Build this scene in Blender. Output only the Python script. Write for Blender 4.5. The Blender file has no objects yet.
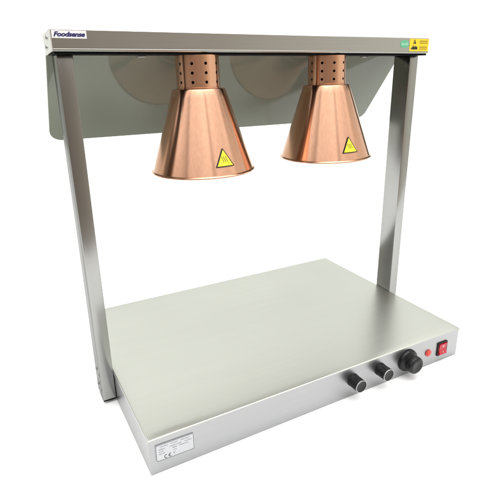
import bpy, bmesh, math, random
from mathutils import Vector, Matrix
random.seed(7)
S = 0.75                     # metres per model unit
scn = bpy.context.scene
COL = scn.collection
R = math.radians
# ---------------------------------------------------------------- fitted dimensions (model units)
YFR, YBK, H = -.35025, .3448, 0.0967   # front and back of the cabinet
D = YBK-YFR        # cabinet depth and height, width 1
WP, DP, PY0, ZB = 0.0343, 0.0687, -0.0419, -0.0879
BZ0, BZ1, BY, BXL, BXR = 0.8069, 0.8497, -0.0691, -0.5451, 0.5451
CAM = Vector((-0.70338, -1.21977, 0.76762)); YAW, PIT, ROL, F = -0.50242, -0.34044, -0.0117, 487.461
PX, PY = 254.926, 241.602
fwd = Vector((-math.sin(YAW)*math.cos(PIT), math.cos(YAW)*math.cos(PIT), math.sin(PIT)))
rt0 = Vector((math.cos(YAW), math.sin(YAW), 0)); up0 = rt0.cross(fwd)
RT = math.cos(ROL)*rt0 + math.sin(ROL)*up0; UP = -math.sin(ROL)*rt0 + math.cos(ROL)*up0

# ---------------------------------------------------------------- materials
def lin(c): return tuple(((v/255)/12.92 if v/255 <= .04045 else ((v/255+.055)/1.055)**2.4) for v in c)
class NT:
    def __init__(s, name):
        s.m = bpy.data.materials.new(name); s.m.use_nodes = True
        s.t = s.m.node_tree; s.n = s.t.nodes; s.b = s.n['Principled BSDF']
    def node(s, t, **k):
        n = s.n.new(t)
        for a, v in k.items(): setattr(n, a, v)
        return n
    def link(s, a, b): s.t.links.new(a, b)
def plain(name, col, rough=.5, metal=0, bump=0, scale=400, coat=0, spec=.5):
    w = NT(name); w.b.inputs['Roughness'].default_value = rough; w.b.inputs['Metallic'].default_value = metal
    tc = w.node('ShaderNodeTexCoord'); nz = w.node('ShaderNodeTexNoise'); nz.inputs['Scale'].default_value = scale
    nz.inputs['Detail'].default_value = 4
    w.link(tc.outputs['Object'], nz.inputs['Vector'])
    mx = w.node('ShaderNodeMix', data_type='RGBA')
    mx.inputs[6].default_value = (*[c*.95 for c in col], 1); mx.inputs[7].default_value = (*[min(1, c*1.05) for c in col], 1)
    w.link(nz.outputs['Fac'], mx.inputs[0]); w.link(mx.outputs[2], w.b.inputs['Base Color'])
    if bump:
        bp = w.node('ShaderNodeBump'); bp.inputs['Strength'].default_value = bump; bp.inputs['Distance'].default_value = .0005
        w.link(nz.outputs['Fac'], bp.inputs['Height']); w.link(bp.outputs[0], w.b.inputs['Normal'])
    w.b.inputs['Specular IOR Level'].default_value = spec
    if coat: w.b.inputs['Coat Weight'].default_value = coat
    return w.m
def brushed(name, col, stretch, rough=.25, bump=.12, vary=.05, large=.0, cloud=.04, edge=1):
    """brushed sheet metal: fine grain stretched along one axis (small scale value = long grain)"""
    w = NT(name); w.b.inputs['Metallic'].default_value = 1; w.b.inputs['Specular Tint'].default_value = (edge, edge, edge, 1)
    tc = w.node('ShaderNodeTexCoord'); mp = w.node('ShaderNodeMapping'); mp.inputs['Scale'].default_value = stretch
    w.link(tc.outputs['Object'], mp.inputs['Vector'])
    nz = w.node('ShaderNodeTexNoise'); nz.inputs['Scale'].default_value = 1; nz.inputs['Detail'].default_value = 5; nz.inputs['Roughness'].default_value = .65
    w.link(mp.outputs[0], nz.inputs['Vector'])
    n2 = w.node('ShaderNodeTexNoise'); n2.inputs['Scale'].default_value = 5; n2.inputs['Detail'].default_value = 3
    w.link(tc.outputs['Object'], n2.inputs['Vector'])
    mx = w.node('ShaderNodeMix', data_type='RGBA')
    mx.inputs[6].default_value = (*[c*(1-vary) for c in col], 1); mx.inputs[7].default_value = (*[min(1, c*(1+vary)) for c in col], 1)
    w.link(nz.outputs['Fac'], mx.inputs[0]); w.link(mx.outputs[2], w.b.inputs['Base Color'])
    mr = w.node('ShaderNodeMapRange'); mr.inputs[1].default_value = .3; mr.inputs[2].default_value = .7
    mr.inputs[3].default_value = rough-cloud; mr.inputs[4].default_value = rough+cloud
    w.link(n2.outputs['Fac'], mr.inputs[0]); w.link(mr.outputs[0], w.b.inputs['Roughness'])
    bp = w.node('ShaderNodeBump'); bp.inputs['Strength'].default_value = bump; bp.inputs['Distance'].default_value = .0004
    w.link(nz.outputs['Fac'], bp.inputs['Height'])
    if large:
        n3 = w.node('ShaderNodeTexNoise'); n3.inputs['Scale'].default_value = 3.2; n3.inputs['Detail'].default_value = 1
        w.link(tc.outputs['Object'], n3.inputs['Vector'])
        b2 = w.node('ShaderNodeBump'); b2.inputs['Strength'].default_value = 1; b2.inputs['Distance'].default_value = large
        w.link(n3.outputs['Fac'], b2.inputs['Height']); w.link(b2.outputs[0], bp.inputs['Normal'])
    w.link(bp.outputs[0], w.b.inputs['Normal'])
    return w.m
def spun_copper():
    w = NT('spun_copper'); b = w.b; b.inputs['Metallic'].default_value = 1
    tc = w.node('ShaderNodeTexCoord')
    mp = w.node('ShaderNodeMapping'); mp.inputs['Scale'].default_value = (330, 330, 5)
    w.link(tc.outputs['Object'], mp.inputs['Vector'])
    nz = w.node('ShaderNodeTexNoise'); nz.inputs['Scale'].default_value = 1; nz.inputs['Detail'].default_value = 4
    w.link(mp.outputs[0], nz.inputs['Vector'])
    mx = w.node('ShaderNodeMix', data_type='RGBA')
    mx.inputs[6].default_value = (.62, .325, .20, 1); mx.inputs[7].default_value = (.77, .45, .305, 1)
    w.link(nz.outputs['Fac'], mx.inputs[0]); w.link(mx.outputs[2], b.inputs['Base Color'])
    b.inputs['Roughness'].default_value = .20; b.inputs['Anisotropic'].default_value = .82; b.inputs['Anisotropic Rotation'].default_value = .25
    tg = w.node('ShaderNodeTangent', direction_type='RADIAL', axis='Z'); w.link(tg.outputs[0], b.inputs['Tangent'])
    bp = w.node('ShaderNodeBump'); bp.inputs['Strength'].default_value = .05; bp.inputs['Distance'].default_value = .0002
    w.link(nz.outputs['Fac'], bp.inputs['Height']); w.link(bp.outputs[0], b.inputs['Normal'])
    return w.m
ST = (.43, .43, .42)
M = dict(
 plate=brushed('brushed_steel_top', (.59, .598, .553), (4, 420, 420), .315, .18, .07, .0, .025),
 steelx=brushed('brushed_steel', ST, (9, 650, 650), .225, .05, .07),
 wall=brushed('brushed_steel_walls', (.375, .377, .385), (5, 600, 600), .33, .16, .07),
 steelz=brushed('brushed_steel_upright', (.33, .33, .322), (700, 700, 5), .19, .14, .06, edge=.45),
 cap=brushed('end_cap_steel', (.80, .80, .80), (300, 300, 300), .40, .1, .03),
 copper=spun_copper(),
 inner=plain('shade_lining', (.20, .205, .19), .40, .9),
 black=plain('black_plastic', (.006, .006, .0065), .36, bump=.1, spec=.3),
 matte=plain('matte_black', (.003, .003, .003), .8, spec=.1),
 dark=plain('socket_and_hole_shade', (.010, .008, .007), .6),
 silver=plain('silver_ring', (.50, .50, .51), .25, 1),
 screw=plain('screw_metal', (.45, .45, .44), .3, 1),
 red=plain('red_lens', (.60, .045, .03), .35, coat=.2),
 rocker=plain('red_rocker', (.42, .004, .02), .30, coat=.15, spec=.35),
 white=plain('white_print', (.80, .80, .82), .5),
 navy=plain('navy_print', lin((40, 34, 96)), .5),
 yellow=plain('yellow_vinyl', (.86, .64, .02), .45),
 yellow2=plain('bright_yellow_vinyl', (.88, .74, .03), .45),
 olive=plain('olive_print', (.42, .30, .01), .5),
 green=plain('green_vinyl', (.12, .47, .26), .45),
 palegreen=plain('pale_green_print', (.50, .78, .62), .5),
 ink=plain('black_ink', (.02, .017, .012), .5),
 grey=plain('grey_ink', (.20, .20, .22), .5),
 label=plain('silver_label', (.50, .51, .53), .42, .35),
 bulb=plain('frosted_bulb', (.55, .50, .45), .3),
 socket=plain('ceramic_socket', (.55, .54, .5), .5),
 floor=plain('white_seamless_paper', (.89, .89, .89), .95, scale=60),
)
def guard_mat():
    w = NT('smoked_glass'); b = w.b
    tc = w.node('ShaderNodeTexCoord'); nz = w.node('ShaderNodeTexNoise'); nz.inputs['Scale'].default_value = 3
    w.link(tc.outputs['Object'], nz.inputs['Vector'])
    mx = w.node('ShaderNodeMix', data_type='RGBA')
    mx.inputs[6].default_value = (.172, .190, .155, 1); mx.inputs[7].default_value = (.185, .204, .168, 1)
    w.link(nz.outputs['Fac'], mx.inputs[0]); w.link(mx.outputs[2], b.inputs['Base Color'])
    b.inputs['Metallic'].default_value = 0; b.inputs['Roughness'].default_value = .07; b.inputs['IOR'].default_value = 1.42
    return w.m
M['guard'] = guard_mat()

# ---------------------------------------------------------------- mesh helpers (root-local model units; z of base = 0)
def V(x, y, z): return Vector((x, y, z+H))        # fitted z (0 = cabinet top) -> root-local
def obj(name, bm, mats, parent=None, loc=(0, 0, 0), smooth=False, rot=None):
    me = bpy.data.meshes.new(name); bm.normal_update(); bm.to_mesh(me); bm.free()
    for m in (mats if isinstance(mats, (list, tuple)) else [mats]): me.materials.append(m)
    if smooth:
        for p in me.polygons: p.use_smooth = True
        if smooth is not True: me.set_sharp_from_angle(angle=R(smooth))
    o = bpy.data.objects.new(name, me); COL.objects.link(o); o.location = loc
    if rot is not None: o.rotation_euler = rot
    if parent: o.parent = parent
    return o
def box(bm, a, b, bev=0, seg=2, mi=0):
    x0, y0, z0 = a; x1, y1, z1 = b
    t = bmesh.new(); bmesh.ops.create_cube(t, size=1)
    for v in t.verts: v.co = Vector((x0+(v.co.x+.5)*(x1-x0), y0+(v.co.y+.5)*(y1-y0), z0+(v.co.z+.5)*(z1-z0)))
    if bev: bmesh.ops.bevel(t, geom=t.edges[:], offset=bev, segments=seg, profile=.5, affect='EDGES')
    merge(bm, t, mi=mi)
def merge(bm, t, mat=None, mi=None):
    mp = {}
    for v in t.verts: mp[v] = bm.verts.new(mat @ v.co if mat else v.co)
    for f in t.faces:
        try: nf = bm.faces.new([mp[v] for v in f.verts]); nf.material_index = f.material_index if mi is None else mi
        except ValueError: pass
    t.free()
def lathe(bm, prof, n=96, mat=None, mi=0, closed=False):
    rings = []
    for r, z in prof:
        if r < 1e-6: rings.append([bm.verts.new((mat or Matrix()) @ Vector((0, 0, z)))])
        else: rings.append([bm.verts.new((mat or Matrix()) @ Vector((r*math.cos(2*math.pi*i/n), r*math.sin(2*math.pi*i/n), z))) for i in range(n)])
    rr = rings + ([rings[0]] if closed else [])
    for a, b in zip(rr, rr[1:]):
        if len(a) == 1 and len(b) == 1: continue
        for i in range(n):
            j = (i+1) % n
            q = [a[0], b[j], b[i]] if len(a) == 1 else ([a[i], a[j], b[0]] if len(b) == 1 else [a[i], a[j], b[j], b[i]])
            f = bm.faces.new(q); f.material_index = mi
def poly(bm, pts, mat, off=0, mi=0, thick=0):
    """flat polygon in a local (u, v) frame; mat maps (u, v, n)"""
    vs = [bm.verts.new(mat @ Vector((p[0], p[1], off))) for p in pts]
    f = bm.faces.new(vs); f.material_index = mi
    if thick:
        n = len(pts); lo = [bm.verts.new(mat @ Vector((p[0], p[1], off-thick))) for p in pts]
        for i in range(n):
            g = bm.faces.new([vs[i], lo[i], lo[(i+1) % n], vs[(i+1) % n]]); g.material_index = mi
def rrect(x0, y0, x1, y1, r, n=6):
    o = []
    for cx, cy, a in ((x1-r, y1-r, 0), (x0+r, y1-r, 90), (x0+r, y0+r, 180), (x1-r, y0+r, 270)):
        for i in range(n+1): t = R(a+90*i/n); o.append((cx+r*math.cos(t), cy+r*math.sin(t)))
    return o
def ell(cx, cy, rx, ry, n=40): return [(cx+rx*math.cos(2*math.pi*i/n), cy+ry*math.sin(2*math.pi*i/n)) for i in range(n)]
def arc(cx, cy, r, w, a0, a1, n=14):
    o = [(cx+r*math.cos(R(a0+(a1-a0)*i/n)), cy+r*math.sin(R(a0+(a1-a0)*i/n))) for i in range(n+1)]
    return o + [(cx+(r-w)*math.cos(R(a0+(a1-a0)*i/n)), cy+(r-w)*math.sin(R(a0+(a1-a0)*i/n))) for i in range(n, -1, -1)]
def stroke(bm, pts, w, mat, off, mi):
    for (ax, ay), (bx, by) in zip(pts, pts[1:]):
        dx, dy = bx-ax, by-ay; l = math.hypot(dx, dy) or 1; nx, ny = -dy/l*w/2, dx/l*w/2
        poly(bm, [(ax+nx, ay+ny), (ax-nx, ay-ny), (bx-nx, by-ny), (bx+nx, by+ny)], mat, off, mi)
def frame_ring(bm, outer, inner, mat, off, mi):
    a = [bm.verts.new(mat @ Vector((p[0], p[1], off))) for p in outer]; b = [bm.verts.new(mat @ Vector((p[0], p[1], off))) for p in inner]
    for i in range(len(a)):
        j = (i+1) % len(a); f = bm.faces.new([a[i], a[j], b[j], b[i]]); f.material_index = mi
def text(bm, s, x0, x1, ymid, h, mat, off, mi, shear=0, bold=0, space=1):
    """lettering fitted to the span x0..x1 and cap height h"""
    cu = bpy.data.curves.new('lettering', 'FONT'); cu.body = s; cu.size = 1; cu.shear = shear; cu.offset = bold; cu.space_character = space
    cu.resolution_u = 4; to = bpy.data.objects.new('lettering', cu); COL.objects.link(to)
    dg = bpy.context.evaluated_depsgraph_get(); dg.update(); me = bpy.data.meshes.new_from_object(to.evaluated_get(dg))
    xs = [v.co.x for v in me.vertices]; ys = [v.co.y for v in me.vertices]
    sx = (x1-x0)/(max(xs)-min(xs)); sy = h/(max(ys)-min(ys)); mx, my = min(xs), (min(ys)+max(ys))/2
    t = bmesh.new(); t.from_mesh(me)
    for v in t.verts: v.co = Vector((x0+(v.co.x-mx)*sx, ymid+(v.co.y-my)*sy, off))
    merge(bm, t, mat, mi)
    bpy.data.objects.remove(to); bpy.data.curves.remove(cu); bpy.data.meshes.remove(me)
def frame_front(x, y, z):        # local u -> +X, v -> +Z, n -> -Y
    o = V(x, y, z); return Matrix(((1, 0, 0, o.x), (0, 0, -1, o.y), (0, 1, 0, o.z), (0, 0, 0, 1)))

# ================================================================ THE FOOD WARMER
root = bpy.data.objects.new('food_warmer', None); COL.objects.link(root)
root['label'] = 'stainless steel food warmer with two copper heat lamps hung over a brushed warming plate'
root['category'] = 'food warmer'

# ---- cabinet
def axis_samples(a, b, r=.003, n=26):
    e = [0, .0002, .0006, .0012, .0021, r]
    return [a+t for t in e] + [a+r+(b-a-2*r)*i/n for i in range(1, n)] + [b-t for t in reversed(e)]
bm = bmesh.new(); r0 = .003
xs, ys = axis_samples(-.5, .5, r0, 44), axis_samples(YFR, YBK, r0, 34)
def topz(x, y):
    z = 0
    for dd in (x+.5, .5-x, y-YFR, YBK-y):
        if dd < r0: z += (-r0 + math.sqrt(max(0, r0*r0-(r0-dd)**2)))*.8
    # the sheet rolls off softly at the folded corner by the rating plate
    dx, dy = x+.5, y-YFR
    z -= .0004*math.exp(-dy/.020) + .0006*math.exp(-dx/.030)
    z += .0015*math.exp(-((dx-.05)/.065)**2)*(dy/.022)*math.exp(1-dy/.022)
    return z
g = [[bm.verts.new(V(x, y, topz(x, y))) for y in ys] for x in xs]
for i in range(len(xs)-1):
    for j in range(len(ys)-1): f = bm.faces.new([g[i][j], g[i+1][j], g[i+1][j+1], g[i][j+1]]); f.material_index = 0; f.smooth = True
# hem: the plate overhangs the walls by a hair, then walls go down
ring = [g[i][0] for i in range(len(xs))] + [g[-1][j] for j in range(1, len(ys))] + [g[i][-1] for i in range(len(xs)-2, -1, -1)] + [g[0][j] for j in range(len(ys)-2, 0, -1)]
def down(ring, z, inset, mi):
    out = []
    for v in ring:
        x, y = v.co.x, v.co.y
        x = max(-.5+inset, min(.5-inset, x)); y = max(YFR+inset, min(YBK-inset, y))
        out.append(bm.verts.new(Vector((x, y, z+H))))
    for i in range(len(ring)):
        j = (i+1) % len(ring)
        try: f = bm.faces.new([ring[i], out[i], out[j], ring[j]]); f.material_index = mi
        except ValueError: pass
    return out
for v in ring: v.co.z += 0
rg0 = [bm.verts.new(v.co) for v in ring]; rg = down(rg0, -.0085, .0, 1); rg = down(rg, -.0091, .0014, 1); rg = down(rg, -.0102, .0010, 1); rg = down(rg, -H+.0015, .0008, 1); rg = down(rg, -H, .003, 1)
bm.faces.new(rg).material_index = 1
for v in bm.verts:
    if v.co.x < 0 and v.co.y > .04: v.co.x += .022*(v.co.y-.04)/.31*(-v.co.x/.5)
bmesh.ops.recalc_face_normals(bm, faces=bm.faces)
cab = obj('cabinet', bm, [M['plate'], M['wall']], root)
cab['label'] = 'flat brushed steel warming cabinet with the controls along its front'

YF = YFR+.0008
# ---- rating plate
bm = bmesh.new(); mt = frame_front(-.4847, YF, -.0179); L_ = .0925; h0 = .0462
sh = Matrix(((1, 0, 0, 0), (-.02, 1, 0, 0), (0, 0, 1, 0), (0, 0, 0, 1))); mt = mt @ sh
poly(bm, rrect(0, -h0, L_, 0, .004), mt, .0009, 0, .0008)
frame_ring(bm, rrect(.001, -h0+.001, L_-.001, -.001, .004), rrect(.0019, -h0+.0019, L_-.0019, -.0019, .0035), mt, .0013, 1)
rnd = random.Random(4)
for yy, spans in ((-.0075, ((.010, .028), (.036, .052), (.060, .082))), (-.0145, ((.008, .022), (.034, .062), (.070, .086))), (-.0205, ((.008, .018), (.040, .050), (.056, .078))), (-.027, ((.008, .020), (.042, .048)))):
    for a, b in spans:
        x = a
        while x < b:
            wd = rnd.uniform(.0010, .0022); hh = rnd.uniform(.0011, .0021)
            poly(bm, [(x, yy-hh/2), (x+wd, yy-hh/2), (x+wd, yy+hh/2), (x, yy+hh/2)], mt, .0013, 2); x += wd+rnd.uniform(.0006, .0012)
poly(bm, arc(.024, -.0375, .0048, .0013, 70, 290), mt, .0013, 1)          # CE mark
poly(bm, arc(.034, -.0375, .0048, .0013, 70, 290), mt, .0013, 1)
poly(bm, [(.0298, -.0381), (.0338, -.0381), (.0338, -.0369), (.0298, -.0369)], mt, .0013, 1)
poly(bm, arc(.044, -.0355, .003, .0008, 60, 300), mt, .0013, 2)
o = obj('rating_plate', bm, [M['label'], M['ink'], M['grey']], root); o['label'] = 'silver rating plate with fine print and a CE mark'

# ---- controls
def knob_frame(x, z): # local +Z points out of the front
    o = V(x, YF, z); return Matrix(((1, 0, 0, o.x), (0, 0, -1, o.y), (0, 1, 0, o.z), (0, 0, 0, 1)))
def small_knob(x, z, turn):
    bm = bmesh.new(); r = .0182; Ln = .0355; n = 72
    prof = [(r*1.04, 0), (r*1.04, .002), (r*1.02, .003), (r*1.0, .006), (r, Ln-.004), (r*.97, Ln-.0015)]
    # knurled barrel
    rings = []
    for ri, (rr, zz) in enumerate(prof):
        rings.append([bm.verts.new((rr*(1-(.022 if 3 <= ri <= 4 and i % 2 else 0))*math.cos(2*math.pi*i/n), rr*(1-(.022 if 3 <= ri <= 4 and i % 2 else 0))*math.sin(2*math.pi*i/n), zz)) for i in range(n)])
    for a, b in zip(rings, rings[1:]):
        for i in range(n): bm.faces.new([a[i], a[(i+1) % n], b[(i+1) % n], b[i]])
    k = obj('control_knob', bm, M['black'], root, smooth=30)
    mt_ = knob_frame(x, z) @ Matrix.Rotation(R(turn), 4, 'Z'); k.matrix_local = mt_
    bm = bmesh.new(); lathe(bm, [(r*.985, Ln-.0022), (r*1.0, Ln-.0012), (r*.985, Ln+.0002), (r*.93, Ln+.0004), (r*.93, Ln-.001)], 64)
    q = obj('trim_ring', bm, M['silver'], k, smooth=30)
    bm = bmesh.new(); lathe(bm, [(r*.93, Ln-.0004), (r*.86, Ln-.0008), (0, Ln-.0010)], 64); obj('knob_face', bm, M['black'], k, smooth=30)
    bm = bmesh.new(); box(bm, (-.0050, r*.93, .012), (.0050, r*1.05, .029), .0008); obj('pointer', bm, M['black'], k)
    return k
small_knob(.0785, -.0440, 12)
small_knob(.1770, -.0425, 8)
# larger thermostat dial: flange skirt + domed grip
bm = bmesh.new(); r = .0345
lathe(bm, [(r, 0), (r, .004), (r*.97, .007), (r*.92, .0095), (r*.74, .012), (r*.64, .0145), (r*.64, .0170), (r*.72, .0200), (r*.76, .0240), (r*.76, .0320), (r*.72, .0370), (r*.62, .0400), (r*.46, .0408), (r*.40, .0400), (0, .0395)], 96)
k = obj('thermostat_knob', bm, M['black'], root, smooth=30); k['label'] = 'large black dial, widest of the three knobs'; k.matrix_local = knob_frame(.283, -.0470)
bm = bmesh.new(); box(bm, (-.0016, r*.40, .0395), (.0016, r*.64, .0412), .0004); obj('pointer', bm, M['black'], k)
# pilot lamp
bm = bmesh.new(); r = .0112; lathe(bm, [(r, 0), (r, .0022), (r*.86, .0030), (r*.80, .0030)], 48, mi=0)
k = obj('pilot_light', bm, M['red'], root, smooth=40); k['label'] = 'round red pilot light'; k.matrix_local = knob_frame(.3702, -.0510)
bm = bmesh.new(); lathe(bm, [(r*.80, .0024), (r*.74, .0048), (r*.5, .0062), (0, .0068)], 40); obj('lens', bm, M['red'], k, smooth=True)
# rocker switch
bm = bmesh.new(); mt = Matrix()
hw, hh = .0205, .0225
frame_ring(bm, rrect(-hw, -hh, hw, hh, .002), rrect(-hw+.0036, -hh+.0036, hw-.0036, hh-.0036, .001), Matrix(), .0030, 0)
frame_ring(bm, rrect(-hw, -hh, hw, hh, .002), rrect(-hw, -hh, hw, hh, .002), Matrix(), .0030, 0)
o1 = rrect(-hw, -hh, hw, hh, .002); i1 = rrect(-hw+.0036, -hh+.0036, hw-.0036, hh-.0036, .001)
def wall(bm, pts, z0, z1, mi=0):
    a = [bm.verts.new((p[0], p[1], z0)) for p in pts]; b = [bm.verts.new((p[0], p[1], z1)) for p in pts]
    for i in range(len(a)): bm.faces.new([a[i], a[(i+1) % len(a)], b[(i+1) % len(a)], b[i]]).material_index = mi
wall(bm, o1, 0, .0030); wall(bm, i1, .0003, .0030); poly(bm, i1, Matrix(), .0004)
k = obj('power_switch', bm, M['black'], root); k['label'] = 'red rocker switch in a black bezel'; k.matrix_local = knob_frame(.4290, -.0515)
bm = bmesh.new(); w2, h2 = hw-.0046, hh-.0048     # rocker: a shallow V profile
pr = [(-h2, .0030), (-h2, .0085), (0, .0040), (h2, .0062), (h2, .0010)]
a = [bm.verts.new((-w2, p[0], p[1])) for p in pr]; b = [bm.verts.new((w2, p[0], p[1])) for p in pr]
for i in range(len(pr)-1): bm.faces.new([a[i], b[i], b[i+1], a[i+1]])
bm.faces.new(a); bm.faces.new(b[::-1])
bmesh.ops.recalc_face_normals(bm, faces=bm.faces)
bmesh.ops.bevel(bm, geom=bm.edges[:], offset=.0006, segments=2, affect='EDGES')
rk = obj('rocker', bm, M['rocker'], k)
bm = bmesh.new()
slope1 = Matrix.Translation((0, h2*.55, .00545)) @ Matrix.Rotation(math.atan2(.0022, h2), 4, 'X')
frame_ring(bm, ell(0, 0, .0036, .0036), ell(0, 0, .0026, .0026), slope1, .0004, 0)
slope2 = Matrix.Translation((0, -h2*.55, .0066)) @ Matrix.Rotation(-math.atan2(.0045, h2), 4, 'X')
poly(bm, [(-.0006, -.003), (.0006, -.003), (.0006, .003), (-.0006, .003)], slope2, .0004)
obj('switch_marking', bm, M['white'], k)

# ---- posts
for sgn in (-1, 1):
    x0, x1 = (-.5-WP, -.5-.0002) if sgn < 0 else (.5+.0002, .5+WP)
    bm = bmesh.new(); box(bm, V(x0, PY0, ZB+.003), V(x1, PY0+DP, BZ0-.0060), .0014, 3)
    p = obj('post', bm, M['steelz'], root, smooth=40)
    p['label'] = 'left upright post' if sgn < 0 else 'right upright post'
    bm = bmesh.new(); box(bm, V(x0+.0006, PY0+.0006, ZB-.0008), V(x1-.0006, PY0+DP-.0006, ZB+.003), .0006)
    obj('foot_cap', bm, M['matte'], p)
    xo = x0 if sgn < 0 else x1
    for yy, zz in ((.012, -.012), (-.013, -.020), (.012, -.060), (-.013, -.067)):
        bm = bmesh.new(); lathe(bm, [(.0046, 0), (.0046, .0012), (.0032, .0026), (0, .0030)], 20)
        q = obj('screw', bm, M['screw'], p, smooth=40)
        q.matrix_local = Matrix.Translation(V(xo, yy, zz)) @ Matrix.Rotation(R(90*sgn), 4, 'Y')

# ---- top beam: folded channel with end caps
bm = bmesh.new(); YB = .0440
prof = [(BY, BZ0), (BY-.0012, BZ0+.0012), (BY-.0012, BZ0+.0042), (BY, BZ0+.0052), (BY, BZ1-.0012), (BY+.0012, BZ1), (YB-.006, BZ1-.0062), (YB, BZ1-.0085), (YB-.008, BZ0-.004), (YB-.010, BZ0)]
def extr(bm, prof, xa, xb, mi=0, caps=True):
    a = [bm.verts.new(V(xa, y, z)) for y, z in prof]; b = [bm.verts.new(V(xb, y, z)) for y, z in prof]
    for i in range(len(prof)): bm.faces.new([a[i], b[i], b[(i+1) % len(prof)], a[(i+1) % len(prof)]]).material_index = mi
    if caps: bm.faces.new(a).material_index = mi; bm.faces.new(b[::-1]).material_index = mi
extr(bm, prof, BXL+.0020, BXR-.0020)
bmesh.ops.recalc_face_normals(bm, faces=bm.faces)
beam = obj('beam', bm, M['steelx'], root); beam['label'] = 'steel crossbeam carrying the lamps'
for sgn in (-1, 1):
    bm = bmesh.new(); pf = [(y, z) for y, z in prof if True]
    xa, xb = (BXL, BXL+.0019) if sgn < 0 else (BXR-.0019, BXR)
    ins = [(BY-.0004, BZ0+.0004), (BY-.0004, BZ1-.0006), (BY+.0006, BZ1+.0004), (YB-.006, BZ1-.0058), (YB+.0005, BZ1-.0085), (YB-.0075, BZ0-.006)]
    extr(bm, ins, xa, xb); bmesh.ops.recalc_face_normals(bm, faces=bm.faces)
    c = obj('end_cap', bm, M['cap'], beam)
    xo = xa if sgn < 0 else xb
    bm = bmesh.new()
    for yy, zz in ((-.022, .8346), (-.001, .8166)):
        lathe(bm, [(.0058, 0), (.0058, .0014), (.0040, .0030), (.0012, .0034), (.0010, .0018), (0, .0018)], 24, Matrix.Translation(V(xo, yy, zz)) @ Matrix.Rotation(R(90*sgn), 4, 'Y'))
    obj('cap_screws', bm, M['screw'], beam, smooth=40)
# added black strip standing in for the shade under the beam
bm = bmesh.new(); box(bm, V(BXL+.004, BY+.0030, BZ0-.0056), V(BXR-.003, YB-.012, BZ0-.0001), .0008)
o = obj('underside_shade_strip', bm, M['matte'], root); o['label'] = 'black strip standing in for the shaded underside of the beam'

# ---- stickers on the beam
bm = bmesh.new(); mt = frame_front(0, BY, 0)
poly(bm, [(-.5418, .8325), (-.4722, .8320), (-.4722, .8474), (-.5418, .8474)], mt, .0006, 0, .0006)
text(bm, 'Foodsense', -.5385, -.4752, .8400, .0098, mt, .0009, 1, shear=.30, bold=.045, space=.97)
o = obj('name_sticker', bm, [M['white'], M['navy']], beam); o['label'] = 'white sticker reading Foodsense in navy italics'
bm = bmesh.new()
poly(bm, ell(.4445, .8325, .0175, .0112), mt, .0006, 0, .0006)
text(bm, 'RoHS', .4315, .4575, .8325, .0082, mt, .0009, 1, shear=.15, bold=.02)
o = obj('compliance_sticker', bm, [M['green'], M['palegreen']], beam); o['label'] = 'oval green sticker reading RoHS'
bm = bmesh.new()
poly(bm, rrect(.4650, .8128, .5436, .8478, .0015, 3), mt, .0006, 0, .0006)
tri = lambda cx, cy, w, h: [(cx-w/2, cy-h/2), (cx+w/2, cy-h/2), (cx+w*.08, cy+h/2), (cx-w*.08, cy+h/2)]
poly(bm, tri(.4850, .8395, .0130, .0115), mt, .0009, 1)
stroke(bm, [(.4800, .8355), (.4880, .8425)], .0011, mt, .0012, 0)
poly(bm, [(.4715, .8178), (.4980, .8178), (.4980, .8225), (.4945, .8275), (.4915, .8240), (.4880, .8290), (.4840, .8235), (.4800, .8300), (.4765, .8240), (.4715, .8215)], mt, .0009, 1)
for yy, hh in ((.8410, .0040), (.8355, .0030), (.8245, .0040), (.8190, .0028)):
    x = .5055
    while x < .5370:
        wd = rnd.uniform(.0022, .0040); poly(bm, [(x, yy-hh/2), (x+wd, yy-hh/2), (x+wd, yy+hh/2), (x, yy+hh/2)], mt, .0009, 2); x += wd+.0008
o = obj('static_warning_sticker', bm, [M['yellow'], M['ink'], M['olive']], beam); o['label'] = 'yellow warning sticker with a black hand and triangle'

# ---- rear guard panel (rounded lower corners, real thickness)
G0, G1 = Vector((0, .0470, .8062)), Vector((0, .2145, .5892)); gl = (G1-G0).length; vdir = (G0-G1).normalized()
hx = .5434; org = V(0, G1.y, G1.z); ndir = Vector((1, 0, 0)).cross(vdir)
if ndir.y > 0: ndir = -ndir
mt = Matrix(((1, vdir.x, ndir.x, org.x), (0, vdir.y, ndir.y, org.y), (0, vdir.z, ndir.z, org.z), (0, 0, 0, 1)))
out = []
rc = .034
for cx, cy, a, rr in ((hx-.003, gl-.003, 0, .003), (-hx+.003, gl-.003, 90, .003), (-hx+rc, rc, 180, rc), (hx-rc, rc, 270, rc)):
    for i in range(11): t = R(a+9*i); out.append((cx+rr*math.cos(t), cy+rr*math.sin(t)))
bm = bmesh.new(); th = .0060
lay = []
for off, ins in ((-th, .0012), (-th+.001, 0), (-.001, 0), (0, .0012)):
    lay.append([bm.verts.new(mt @ Vector((x-ins*(1 if x > 0 else -1), y-ins*(1 if y > gl/2 else -1), off))) for x, y in out])
for a, b in zip(lay, lay[1:]):
    for i in range(len(a)): bm.faces.new([a[i], a[(i+1) % len(a)], b[(i+1) % len(a)], b[i]])
bm.faces.new(lay[-1]); bm.faces.new(lay[0][::-1]); bmesh.ops.recalc_face_normals(bm, faces=bm.faces)
gd = obj('guard_panel', bm, M['guard'], root); gd['label'] = 'sloping smoked grey-green guard panel behind the lamps'
for xx in (-.322, .392):
    bm = bmesh.new(); box(bm, V(xx-.0105, .0405, .7975), V(xx+.0105, .0540, .8025), .001)
    obj('clip', bm, M['screw'], gd, smooth=40)

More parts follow.
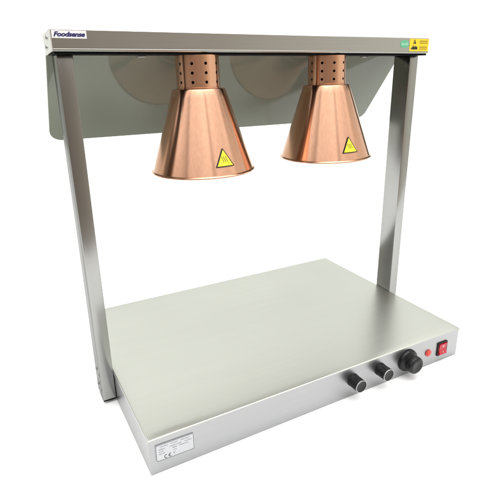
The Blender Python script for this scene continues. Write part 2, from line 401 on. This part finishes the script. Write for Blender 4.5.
# ---- heat lamps
RZ, RR, CZ, CR, NR, NT_ = .5165, .1368, .7227, .0678, .0545, BZ0-.0057
def neck_mesh(az0):
    """copper tube with real punched holes"""
    hN = NT_-CZ-.0005+.006
    bm = bmesh.new(); lathe(bm, [(NR, 0), (NR, hN), (NR-.0018, hN), (NR-.0018, 0)], 144, closed=True); bmesh.ops.recalc_face_normals(bm, faces=bm.faces)
    me = bpy.data.meshes.new('neck'); bm.to_mesh(me); bm.free()
    a = bpy.data.objects.new('neck_blank', me); COL.objects.link(a)
    bm = bmesh.new()
    for row in range(3):
        for i in range(10):
            az = az0+R(22+36*i); zz = (.7810, .7594, .7378)[row]-CZ+.006
            mt_ = Matrix.Rotation(az, 4, 'Z') @ Matrix.Translation((NR-.006, 0, zz)) @ Matrix.Rotation(R(90), 4, 'Y')
            lathe(bm, [(0, 0), (.0037, 0), (.0037, .012), (0, .012)], 20, mt_)
    bmesh.ops.recalc_face_normals(bm, faces=bm.faces)
    mc = bpy.data.meshes.new('cutter'); bm.to_mesh(mc); bm.free(); c = bpy.data.objects.new('cutter', mc); COL.objects.link(c)
    md = a.modifiers.new('b', 'BOOLEAN'); md.operation = 'DIFFERENCE'; md.object = c; md.solver = 'EXACT'
    dg = bpy.context.evaluated_depsgraph_get(); dg.update()
    res = bpy.data.meshes.new_from_object(a.evaluated_get(dg)); res.name = 'neck'
    bpy.data.objects.remove(a); bpy.data.objects.remove(c)
    b2 = bmesh.new(); b2.from_mesh(res); bpy.data.meshes.remove(res)
    for f in b2.faces:
        cc = f.calc_center_median(); f.material_index = 1 if math.hypot(cc.x, cc.y) < NR-.0004 else 0  # inner wall and hole edges coloured dark for the shade inside the neck
    return b2
for li, lx in enumerate((-.2008, .2010)):
    ax = Vector((lx, -.0155)); B = Vector((CAM.x-lx, CAM.y+.0155)); azB = math.atan2(B.y, B.x)
    pivot = V(lx, -.0155, NT_)
    # both lamps hang a touch out of plumb
    tilt = Matrix.Rotation(R(-.9), 4, Vector((fwd.x, fwd.y, 0)).normalized())
    bm = bmesh.new(); zr = lambda z: z-CZ
    pf = [(NR+.0004, zr(CZ)-.0002), (CR-.006, zr(CZ)), (CR-.0018, zr(CZ)-.0008), (CR, zr(CZ)-.0035)]
    for i in range(1, 13):
        t = i/12; pf.append((CR+(RR-.0045-CR)*t, zr(CZ)-.0035+(RZ+.0045-CZ+.0035)*t))
    pf += [(RR-.0020, zr(RZ)+.0034), (RR-.0002, zr(RZ)+.0018), (RR, zr(RZ)), (RR-.0010, zr(RZ)-.0014), (RR-.0030, zr(RZ)-.0010), (RR-.0058, zr(RZ)+.0040)]
    for i in range(1, 7):
        t = i/6; pf.append((RR-.0058+(CR-.004-RR+.0058)*t, zr(RZ)+.0040+(CZ-.005-RZ-.0040)*t))
    pf += [(NR-.002, zr(CZ)-.0045)]
    lathe(bm, pf, 160)
    for f in bm.faces:
        c_ = f.calc_center_median(); rr_ = math.hypot(c_.x, c_.y); lim = CR+(RR-CR)*(-c_.z)/(CZ-RZ)-.0030
        if rr_ < lim and c_.z < -.002: f.material_index = 1
    bmesh.ops.recalc_face_normals(bm, faces=bm.faces)
    shade = obj('lamp_shade', bm, [M['copper'], M['inner']], root, smooth=35)
    shade['label'] = ('copper cone shade of the left heat lamp', 'copper cone shade of the right heat lamp')[li]
    shade.matrix_local = Matrix.Translation(pivot) @ tilt @ Matrix.Translation((0, 0, CZ-NT_))
    nk = neck_mesh(azB); n_ = obj('perforated_neck', nk, [M['copper'], M['dark']], shade, smooth=35); n_.location = (0, 0, -.0055)
    bm = bmesh.new(); lathe(bm, [(NR+.0001, 0), (NR+.0014, .0004), (NR+.0014, .0030), (NR+.0001, .0036)], 120); obj('collar', bm, M['copper'], shade, smooth=35)
    bm = bmesh.new(); lathe(bm, [(0, -.030), (.030, -.030), (.034, -.022), (.034, .062), (.030, .068), (0, .068)], 48); obj('lamp_socket', bm, M['dark'], shade, smooth=35)
    bm = bmesh.new(); lathe(bm, [(.020, -.0305), (.022, -.060), (.050, -.115), (.060, -.140), (.058, -.152), (.045, -.162), (.02, -.167), (0, -.168)], 64); obj('heat_bulb', bm, M['bulb'], shade, smooth=40)
    # hot surface sticker bent round the cone
    bm = bmesh.new(); a0 = azB+R((25.0, 34.0)[li]); zc = (.5635, .5635)[li]; sw, shh = .051, .047
    cl = math.atan2(RR-CR, CZ-RZ); off = .00022
    def onc(u, v, o):            # u along the circumference, v up the cone
        z = zc+v*math.cos(cl); rr = CR+(RR-CR)*(CZ-z)/(CZ-RZ)+o; t = a0+u/rr
        return Vector((rr*math.cos(t), rr*math.sin(t), z-CZ))
    def cone_poly(pts, o, mi, n=1):
        f = bm.faces.new([bm.verts.new(onc(u, v, o)) for u, v in pts]); f.material_index = mi
    def trirows(w, h, cy, o, mi, N=16):
        for i in range(N):
            y0, y1 = i/N, (i+1)/N
            for j in range(6):
                q = lambda s, y: ((s-.5)*w*(1-y), cy-h/2+h*y)
                s0, s1 = j/6, (j+1)/6
                pts = [q(s0, y0), q(s1, y0), q(s1, y1), q(s0, y1)] if i < N-1 else [q(s0, y0), q(s1, y0), (0, cy+h/2)]
                cone_poly(pts, o, mi)
    trirows(sw, shh, 0, off, 1); trirows(sw*.84, shh*.84, -.0012, off+.00015, 0)
    for k_ in (-1, 0, 1):
        for i in range(8):
            t0, t1 = i/8, (i+1)/8
            p = lambda t: (k_*.0052+.0016*math.sin(t*6.283), -.0115+t*.0145)
            (ax_, ay_), (bx_, by_) = p(t0), p(t1)
            cone_poly([(ax_-.0008, ay_), (ax_+.0008, ay_), (bx_+.0008, by_), (bx_-.0008, by_)], off+.0003, 1)
    cone_poly([(-.010, -.0150), (.010, -.0150), (.010, -.0138), (-.010, -.0138)], off+.0003, 1)
    obj('hot_surface_sticker', bm, [M['yellow2'], M['ink']], shade)['label'] = 'yellow triangular hot surface warning'

# ---------------------------------------------------------------- setting: white sweep the warmer stands on
bm = bmesh.new()
pts = [(-3.2, -1.30), (5.5, -1.30), (5.5, 6.0), (-3.2, 6.0)]
nx, ny = 40, 40
gg = [[bm.verts.new((-3.2+8.7*i/nx, -1.30+7.30*j/ny, 0)) for j in range(ny+1)] for i in range(nx+1)]
for i in range(nx):
    for j in range(ny): bm.faces.new([gg[i][j], gg[i+1][j], gg[i+1][j+1], gg[i][j+1]])
fl = obj('floor', bm, M['floor']); fl['kind'] = 'structure'

# ---------------------------------------------------------------- to metres
bpy.context.view_layer.update()
done = set()
for o in bpy.data.objects:
    if o.type == 'MESH' and o.data.name not in done:
        o.data.transform(Matrix.Scale(S, 4)); done.add(o.data.name)
    o.location = o.location*S

# ---------------------------------------------------------------- camera
cd = bpy.data.cameras.new('camera'); cam = bpy.data.objects.new('camera', cd); COL.objects.link(cam)
m3 = Matrix((RT, UP, -fwd)).transposed(); cam.matrix_world = Matrix.Translation((CAM+Vector((0, 0, H)))*S) @ m3.to_4x4()
cd.sensor_fit = 'HORIZONTAL'; cd.sensor_width = 36; cd.lens = F/500*36
cd.shift_x = (250-PX)/500; cd.shift_y = -(250-PY)/500; cd.clip_start = .01; cd.clip_end = 100
scn.camera = cam
scn.render.resolution_x = scn.render.resolution_y = 1024

# ---------------------------------------------------------------- studio environment shaped for its reflections, plus the added unseen light softbox
W = bpy.data.worlds.new('World'); scn.world = W; W.use_nodes = True; t = W.node_tree; N = t.nodes
bg = N['Background']; bg.inputs[1].default_value = 1
tc = N.new('ShaderNodeTexCoord'); sp = N.new('ShaderNodeSeparateXYZ')
bv = Vector((-fwd.x, -fwd.y, 0)).normalized(); rv = Vector((rt0.x, rt0.y, 0)).normalized()
def mth(op, a, b=None):
    n = N.new('ShaderNodeMath'); n.operation = op
    for i, v in enumerate((a, b)):
        if v is None: continue
        if isinstance(v, (int, float)): n.inputs[i].default_value = v
        else: t.links.new(v, n.inputs[i])
    return n.outputs[0]
def dot(v):
    n = N.new('ShaderNodeVectorMath'); n.operation = 'DOT_PRODUCT'; t.links.new(tc.outputs['Generated'], n.inputs[0]); n.inputs[1].default_value = v
    return n.outputs['Value']
t.links.new(tc.outputs['Generated'], sp.inputs[0])
az = mth('ADD', mth('DIVIDE', mth('ARCTAN2', dot(rv), dot(bv)), 2*math.pi), .5)      # .5 = behind the camera, > .5 to the right
el = mth('DIVIDE', mth('ARCSINE', sp.outputs[2]), math.pi/2)                           # -1 .. 1
def ramp(src, stops):
    n = N.new('ShaderNodeValToRGB'); t.links.new(src, n.inputs[0]); r = n.color_ramp
    stops = sorted(stops, key=lambda s: s[0])
    while len(r.elements) < len(stops): r.elements.new(.5)
    for e, (p, c) in zip(r.elements, stops): e.position = p; e.color = (*(c if isinstance(c, tuple) else (c, c, c)), 1)
    return n.outputs[0]
deg = lambda d: .5+d/360
WH = (1.12, 1.15, 1.06)
BAND = [(-180, WH), (-152, WH), (-144, (1.0, 1.02, .92)), (-118, (.85, .85, .76)), (-102, (.80, .79, .70)), (-97, (.22, .20, .18)), (-84, (.20, .18, .16)), (-78, (.70, .68, .62)), (-60, (.34, .30, .26)), (-20, (.29, .24, .20)), (20, (.36, .30, .24)),
        (42, (.49, .41, .33)), (56, (.66, .58, .475)), (68, (.95, .89, .77)), (78, (1.08, 1.04, .91)), (110, (1.0, 1.0, .95)), (150, WH), (180, WH)]
WU = (.90, .91, .87)  # upper ring: bright and dark stripes added to show up in the copper
UPR = [(-180, WU), (-152, WU), (-128, (.70, .70, .66)), (-116, (.50, .48, .46)), (-108, (.10, .09, .09)), (-90, (.09, .08, .08)), (-84, (2.3, 2.3, 2.3)), (-66, (2.1, 2.1, 2.1)), (-44, (1.0, 1.0, 1.0)),
       (-36, (.52, .52, .52)), (-30, (1.35, 1.35, 1.35)), (-6, (1.25, 1.25, 1.25)), (24, (1.6, 1.6, 1.6)), (30, (.62, .62, .62)), (38, (1.5, 1.5, 1.5)), (70, (1.2, 1.2, 1.2)), (84, (1.5, 1.5, 1.5)), (93, (.40, .40, .40)), (101, (.75, .75, .75)), (110, (.14, .13, .12)), (140, (.12, .11, .10)), (150, WU), (180, WU)]
c_band = ramp(az, [(deg(d), c) for d, c in BAND]); c_up = ramp(az, [(deg(d), c) for d, c in UPR])
f_up = ramp(el, [(14/90, 0.0), (24/90, 1.0)]); f_zen = ramp(el, [(24/90, 0.0), (36/90, .15), (46/90, .27), (60/90, .8), (70/90, 1.0)])
def mix(f, a, b):
    n = N.new('ShaderNodeMix'); n.data_type = 'RGBA'; t.links.new(f, n.inputs[0])
    for i, v in ((6, a), (7, b)):
        if isinstance(v, tuple): n.inputs[i].default_value = (*v, 1)
        else: t.links.new(v, n.inputs[i])
    return n.outputs[2]
c = mix(f_zen, mix(f_up, c_band, c_up), (3.3, 3.3, 3.22))
t.links.new(c, bg.inputs[0])
ld = bpy.data.lights.new('overhead_fill', 'AREA'); ld.shape = 'RECTANGLE'; ld.size = 2.6; ld.size_y = 2.2; ld.energy = 28; ld.color = (1, .995, .98)
lo = bpy.data.objects.new('overhead_fill', ld); COL.objects.link(lo); lo.location = (.2, -.5, 2.6)
lo.rotation_euler = (R(-8), 0, 0)  # unseen area light added overhead to keep the floor white

scn.render.engine = 'CYCLES'
vs = scn.view_settings; vs.view_transform = 'Standard'; vs.look = 'None'; vs.exposure = 0; vs.gamma = 1
